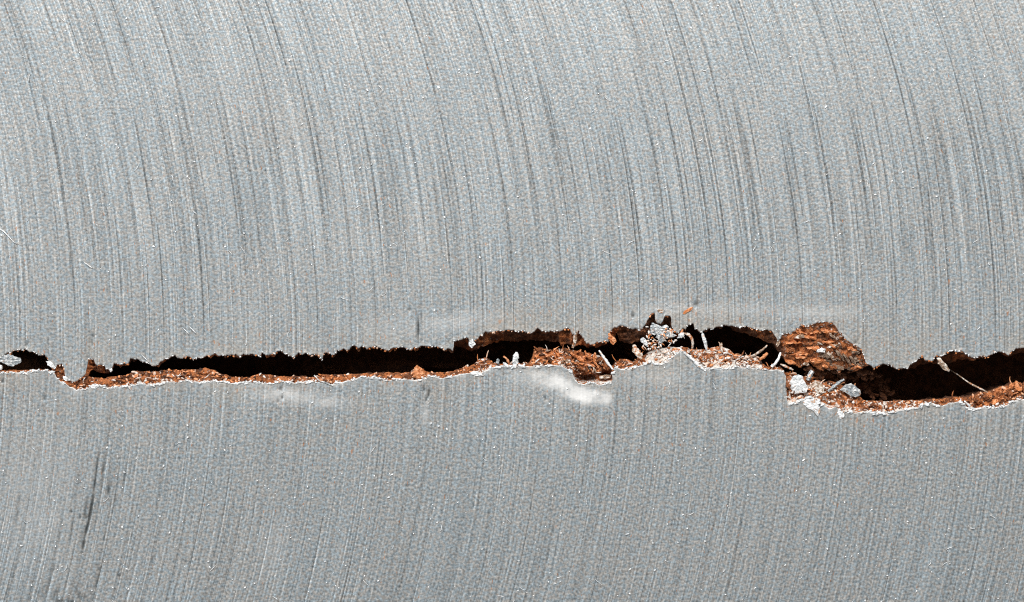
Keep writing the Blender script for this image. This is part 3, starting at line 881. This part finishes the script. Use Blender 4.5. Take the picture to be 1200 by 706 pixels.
chip("metal_chip", [(601.5, 416), (604, 413), (607.5, 413), (608.5, 417), (607, 423), (606.5, 427.5), (602, 428), (600.5, 424)], -8, 1.5, M_WHITE,
     "bright white upright chip standing alone in the black gap", "metal chip", 7, tilt=(0, -.08))
chip("metal_chip", [(581, 421), (584, 420), (586, 424), (585, 427.5), (581.5, 427)], -7, -0.5, M_GREY,
     "small bluish white chip left of the bright upright chip", "metal chip", 8)
chip("metal_chip", [(750, 398), (753, 395.5), (757, 398), (759, 403), (760, 407), (757, 406), (754, 403), (751, 402)], -9, -0.5, M_WHITE,
     "white broken chip just right of the lens-shaped shard's upper end", "metal chip", 9)
chip("metal_chip", [(771, 390), (775, 388), (779, 390), (784, 388), (789, 392), (793, 393), (788, 396), (780, 397), (776, 402), (771, 405), (772, 398), (768, 395)], -10, -0.6, M_GREY,
     "grey broken island chip under the small forked side crack", "metal chip", 10)
chip("metal_chip", [(764, 378), (769, 380.5), (775, 383), (781, 381), (784, 384), (780, 388), (774, 391), (768, 393), (762, 391), (762, 385)], -9, -0.4, M_GREY,
     "grey broken tooth between the two prongs of the forked side crack", "metal chip", 25, dome=.6)
chip("metal_chip", [(795, 392), (798, 390), (802, 391), (802, 393), (799, 396), (794, 397)], -8, .4, M_WHITE,
     "white chip at the left foot of the arched orange strip", "metal chip", 11)
chip("rust_chip", [(711, 391), (714, 390), (718, 394), (722, 397), (722, 402), (719, 405), (715, 401), (711, 396)], -10, 0.0, M_ORANGE,
     "bright orange chip left of the brown hollow in the upper lip", "rust chip", 12)
chip("rust_chip", [(484, 436), (486, 431), (488, 428), (491, 430), (495, 432), (498, 437), (496, 443), (489, 445), (484, 442)], -9, 0.0, M_ORANGE,
     "small peaked orange chip rising from the lower lip of the long opening", "rust chip", 13)
chip("rust_fleck", [(800, 368), (801, 365), (805, 363), (808, 360.5), (812, 360), (811, 363), (806, 366), (803, 368.5)], 0.3, 1.3, M_ORANGE,
     "orange rust fleck lying on the face above the crack", "rust fleck", 14, rag=.3, dome=.4)
chip("rust_fleck", [(770, 363), (774, 362), (778, 364), (777, 367), (771, 366.5)], 0.3, 1.2, M_TAN,
     "pinkish tan fleck on the face above the forked side crack", "rust fleck", 15, rag=.3, dome=.4)
chip("metal_flake", [(926, 447), (930, 441), (936, 439), (941, 442), (943, 448), (948, 455), (945, 460), (938, 461), (931, 462), (927, 456)], -12, -2.5, M_WHITE,
     "broad white flake in the pocket below the rust lump", "metal flake", 16, tilt=(.10, -.12), rag=.4, dome=.45)
chip("metal_flake", [(985, 457), (990, 452), (997, 449), (1003, 453), (1009, 458), (1009, 463), (1003, 466), (997, 464), (991, 460)], -14, -3.5, M_GREY,
     "grey angular flake at the dark end of the pocket below the lump", "metal flake", 17, tilt=(.12, -.10), rag=.4, dome=.45)
chip("metal_flake", [(951, 450), (956, 446), (962, 448), (967, 453), (966, 460), (960, 464), (955, 459), (950, 456)], -13, -4, M_TAN,
     "tan crumbly flake between the white flake and the slanting sliver", "metal flake", 18, rag=.5, dome=.5)
chip("metal_flake", [(940, 470), (947, 467.5), (955, 468), (959, 473), (961, 481), (959, 488), (954, 483), (948, 479), (943, 476)], -1, 1.5, M_WHITE,
     "bright white torn tongue hanging over the lower lip", "metal flake", 19, rag=.5, dome=.3)
chip("metal_flake", [(981, 483), (986, 482), (990, 485), (988, 491), (984, 491)], -1, 1.2, M_WHITE,
     "small white torn tab on the lower lip under the pocket", "metal flake", 20, rag=.5, dome=.3)
chip("metal_flake", [(551, 436.5), (557, 434.5), (563, 436), (567, 440), (562, 441.5), (554, 440.5)], -1, 1.4, M_WHITE,
     "white rounded flake on the lower lip where the gap narrows", "metal flake", 21, dome=.5)
chip("metal_flake", [(106, 452), (110, 449.5), (115, 451), (116, 454), (111, 456), (107, 455)], -1, 1.3, M_WHITE,
     "white bead-like flake on the lower lip near the left end", "metal flake", 22, dome=.5)
chip("metal_flake", [(702, 441), (709, 439.5), (716, 440), (716, 443.5), (709, 444.5), (703, 444.5)], -9, -4, M_TAN,
     "pale flat flake lying in the small jagged pocket", "metal flake", 23, rag=.3)
chip("metal_flake", [(1098, 420), (1101, 419), (1105, 422), (1109, 427), (1113, 433), (1112, 436), (1108, 435), (1103, 430), (1099, 425)], -10, 0.4, M_TAN,
     "pale curved flake hanging from the upper lip at the right", "metal flake", 24)

sliver("metal_sliver", [(743, 404, -5), (745, 411, -4), (749, 416, -3), (752, 421, -1.5)], [1.2, 4.2, 4.0, 1.5], 1.5, M_TAN,
       "lens-shaped tan and white shard leaning across the gap", "metal sliver", seed=1)
sliver("metal_sliver", [(702, 411, -4), (707, 418, -2.5), (712, 425, -1.5), (718, 433, 0)], [.9, 1.5, 1.5, 1.0], 1.2, M_WHITE,
       "straight thin white sliver slanting down beside the rust cluster", "metal sliver", seed=2)
sliver("metal_sliver", [(802, 391, -3), (807, 392, -1.5), (811, 397, -1), (812, 404, -2), (811, 410, -4)], [1.0, 1.7, 1.5, 1.6, .9], 1.0, M_TAN,
       "arched orange and white strip bridging the gap", "metal sliver", seed=3)
sliver("metal_sliver", [(823, 391, -3), (825, 397, -2), (827, 403, -2.5), (828, 410, -4)], [1.3, 2.4, 2.0, 1.1], 1.3, M_WHITE,
       "white strip bridging the gap right of the arched strip", "metal sliver", seed=4)
sliver("metal_sliver", [(797, 409, 1), (804, 415, 1.2), (812, 422, 1.2), (820, 430, 1.2), (827, 435, 0.8)], [.9, 1.3, 1.5, 1.8, .8], .9, M_WHITE,
       "long white thread lying diagonally along the lower lip", "metal sliver", seed=5)
sliver("metal_sliver", [(880, 419, -6), (887, 415, -5), (894, 410, -5), (900, 405, -7)], [1.2, 1.5, 1.2, .8], 1.1, M_TAN,
       "tan splinter pointing up right into the dark hollow", "metal sliver", seed=6)
sliver("metal_sliver", [(891, 422, -6), (896, 418, -5), (900, 414, -6)], [1.5, 2.2, 1.4], 1.3, M_ORANGE,
       "short orange splinter beneath the tan splinter", "metal sliver", seed=7)
sliver("metal_sliver", [(904, 430, -1), (909, 426, -1), (913, 420, -2), (915, 413, -4)], [1.6, 1.7, 1.4, .9], 1.1, M_WHITE,
       "curved white splinter left of the rust lump", "metal sliver", seed=8)
sliver("metal_sliver", [(915, 427, -5), (920, 429, -3), (926, 432, -3), (930, 434, -5)], [.8, 1.4, 1.4, .8], 1.0, M_TAN,
       "short tan splinter under the left end of the lump", "metal sliver", seed=9)
sliver("metal_sliver", [(847, 414, -8), (846, 408, -7), (846, 402, -9)], [1.2, 1.6, 1.0], 1.1, M_TAN,
       "small tan stub poking up from the white crumbly lip", "metal sliver", seed=10)
sliver("metal_sliver", [(947, 446, -6), (949, 441, -6), (953, 435, -8)], [2.4, 2.7, 2.2], 2.0, M_GREY,
       "stubby grey peg above the tan crumbly flake", "metal sliver", seed=11)
sliver("metal_sliver", [(971, 459, -6), (977, 454, -5), (983, 449, -5), (990, 445, -7)], [1.5, 2.0, 1.9, 1.2], 1.4, M_GREY,
       "slanting grey sliver in the middle of the pocket", "metal sliver", seed=12)
sliver("metal_sliver", [(1119, 434, -45), (1127, 440, -32), (1136, 448, -14), (1144, 453, -6), (1152, 457, -4), (1159, 461, -4)], [.5, .6, .7, 1.0, 1.1, .8], .8, M_TAN,
       "long thin bent fibre reaching down right across the widest gap", "metal sliver", seed=13)
sliver("metal_sliver", [(677, 386, -1), (674, 394, -2), (674, 401, -3), (671, 408, -6)], [1.8, 2.0, 2.2, 1.4], 1.4, M_TAN,
       "pale upright strip splitting the brown hollow from the black gap", "metal sliver", seed=14)
sliver("metal_sliver", [(1130, 470, .6), (1135, 475, .9), (1141, 480, 1), (1150, 479, .7)], [.9, 1.4, 1.4, .8], .9, M_WHITE,
       "white curled rim splinter on the lower lip at the right", "metal sliver", seed=15)
sliver("metal_sliver", [(590, 418, -9), (594, 421, -8), (597, 427, -6)], [1.0, 1.4, 1.2], 1.0, M_ORANGE,
       "small orange curl left of the bright upright chip", "metal sliver", seed=16)
sliver("metal_sliver", [(368, 440, -2), (371, 443, -.5), (375, 447, .5), (383, 449, .8), (391, 453, .6)], [.7, 1.0, 1.0, 1.0, .6], .8, M_GREY,
       "thin grey curl on the lower lip of the long opening", "metal sliver", seed=17)


# ------------------------------------------------------------------ the rust lump under the upper lip, the cluster on the lower one
def in_poly(x, y, poly):
    c = False
    j = len(poly) - 1
    for i in range(len(poly)):
        xi, yi = poly[i]; xj, yj = poly[j]
        if (yi > y) != (yj > y) and x < (xj - xi) * (y - yi) / (yj - yi) + xi:
            c = not c
        j = i
    return c


def pile(name, poly, count, zf, label, cat, mats, ang_mu, ang_sd, size, asp, seed, extra=()):
    global rng
    r = np.random.default_rng(seed)
    p = np.array(poly)
    root = empty(name, p[:, 0].mean(), p[:, 1].mean(), -14)
    tag(root, label, cat)
    done, tries = 0, 0
    while done < count and tries < 5000:
        tries += 1
        x, y = r.uniform(p[:, 0].min(), p[:, 0].max()), r.uniform(p[:, 1].min(), p[:, 1].max())
        if not in_poly(x, y, poly):
            continue
        done += 1
        L = size * r.uniform(.55, 1.35); Wd = L * asp * r.uniform(.7, 1.3)
        a = r.normal(ang_mu, ang_sd)
        k = 8
        th = np.arange(k) / k * 2 * math.pi
        rr = r.uniform(.75, 1.15, k)
        ox, oy = L * np.cos(th) * rr, Wd * np.sin(th) * rr
        out = np.stack([x + ox * math.cos(a) - oy * math.sin(a), y + ox * math.sin(a) + oy * math.cos(a)], 1)
        z = zf(x, y) + r.uniform(-3.0, 2.0)
        mt = mats[r.choice(len(mats), p=[.56, .18, .13, .13])]
        if name == "rust_lump":
            hi = zf(x, y) + 4.0 + 0.10 * (y - 384)
            mt = (M_ORANGE, M_ORANGE, M_RUST, M_TAN)[r.choice(4, p=[.4, .25, .2, .15])] if hi > 0.4 else (M_RUST, M_WALL)[r.choice(2)]
        if name == "rust_lump" and x > 966 and y > 406 and r.random() < .6:
            mt = M_DULL
        chip("rust_flake", out, z - 4.5, z, mt, seed=seed * 100 + done, parent=root, tilt=(r.normal(0, .15), r.normal(0.08, .28)), rag=.7, dome=.9)
    for x, y, L, Wd, a, mt, dz in extra:
        k = 9
        th = np.arange(k) / k * 2 * math.pi
        rr = r.uniform(.75, 1.2, k)
        ox, oy = L * np.cos(th) * rr, Wd * np.sin(th) * rr
        out = np.stack([x + ox * math.cos(a) - oy * math.sin(a), y + ox * math.sin(a) + oy * math.cos(a)], 1)
        done += 1
        chip("rust_flake", out, dz - 6, dz, mt, seed=seed * 100 + done, parent=root, tilt=(r.normal(0, .1), r.normal(0.0, .15)), rag=.8, dome=1.0)
    return root


LUMP = [(919, 394), (926, 393), (933, 390), (940, 385), (950, 386), (958, 382), (968, 382), (975, 384), (982, 392), (988, 400), (996, 405), (1004, 409), (1009, 415), (1012, 425),
        (1010, 432), (1000, 432), (988, 433), (974, 432), (962, 428), (950, 423), (940, 427), (928, 425), (922, 415), (918, 404)]
pile("rust_lump", LUMP, 95, lambda x, y: -4.0 - 0.10 * (y - 384) + 2.3 * math.sin((y - 386 - 0.10 * (x - 960) + 2 * math.sin(x / 9)) * 2 * math.pi / 15), "large layered orange and brown rust lump filling the notch in the upper lip", "rust lump",
     [M_RUST, M_ORANGE, M_WALL, M_TAN], 0.10, 0.28, 6.5, 0.30, 31,
     [(930, 402, 10, 1.6, .0, M_ORANGE, -1), (962, 411, 6, 3.0, .1, M_WHITE, -1.5), (928, 425, 6.5, 2.6, .25, M_ORANGE, -5), (942, 415, 7, 2.6, .2, M_ORANGE, -3), (957, 423, 7, 3.0, .1, M_ORANGE, -4.5),
      (968, 430, 6, 2.6, .35, M_ORANGE, -6), (979, 431, 4, 2.4, .6, M_RUST, -6), (950, 396, 8, 2.4, .15, M_ORANGE, -2), (938, 395, 7, 2.6, -.1, M_TAN, -2), (975, 418, 8, 2.0, .8, M_TAN, -4), (985, 417, 9, 1.8, .85, M_DULL, -4),
      (993, 421, 9, 1.8, .9, M_DULL, -5), (1001, 424, 8, 1.9, 1.0, M_DULL, -6), (1002, 433, 5, 2.2, .2, M_RUST, -7), (926, 411, 6, 4.0, .0, M_RUST, -4), (945, 427, 4, 2.0, .0, M_TAN, -6), (966, 388, 7, 2.6, .3, M_RUST, -2.5), (976, 394, 7, 1.6, .7, M_TAN, -2.5),
      (912, 403, 5, 2.0, -1.1, M_TAN, -1), (914, 393, 3.5, 2.2, .3, M_GREY, -.5), (1010, 427, 5, 1.6, 1.2, M_RUST, -6)])
CLUS = [(624, 407), (634, 409), (645, 411), (655, 409), (664, 408), (674, 410), (686, 414), (698, 417), (706, 420), (713, 429), (712, 433), (704, 435), (692, 433), (680, 433), (668, 432), (656, 428), (640, 428), (630, 427), (627, 417)]
pile("rust_cluster", CLUS, 64, lambda x, y: -6.5 + 0.18 * (y - 410), "crumbly orange rust cluster on the lower lip beside the jagged pocket", "rust cluster",
     [M_ORANGE, M_RUST, M_TAN, M_WALL], 0.75, 0.7, 4.8, 0.30, 32)
CRUM = [(1140, 467), (1146, 463), (1154, 461), (1164, 459), (1174, 456), (1182, 452), (1190, 449), (1200, 450), (1212, 449), (1212, 464), (1196, 468), (1184, 472), (1170, 474), (1156, 476), (1146, 474)]
pile("rust_ridge", CRUM, 34, lambda x, y: -5.5 + 0.22 * (y - 455), "grainy orange rust ridge on the lower lip at the photo's right border", "rust ridge",
     [M_RUST, M_ORANGE, M_ORANGE, M_TAN], 0.4, 1.2, 4.2, 0.7, 33)

SHELF = [(945, 431), (965, 434), (985, 435), (1005, 435), (1018, 434), (1030, 438), (1044, 445), (1054, 456), (1054, 466), (1040, 470), (1018, 468), (1006, 455), (985, 448), (960, 444), (948, 438)]
pile("rust_shelf", SHELF, 85, lambda x, y: -12 - 1.3 * (y - 432) if y < 446 else -46, "dim dark brown crumbly shelf deep in the gap below the rust lump", "rust shelf",
     [M_WALL, M_WALL, M_WALL, M_WALL], 0.3, 0.8, 6.0, 0.5, 34)
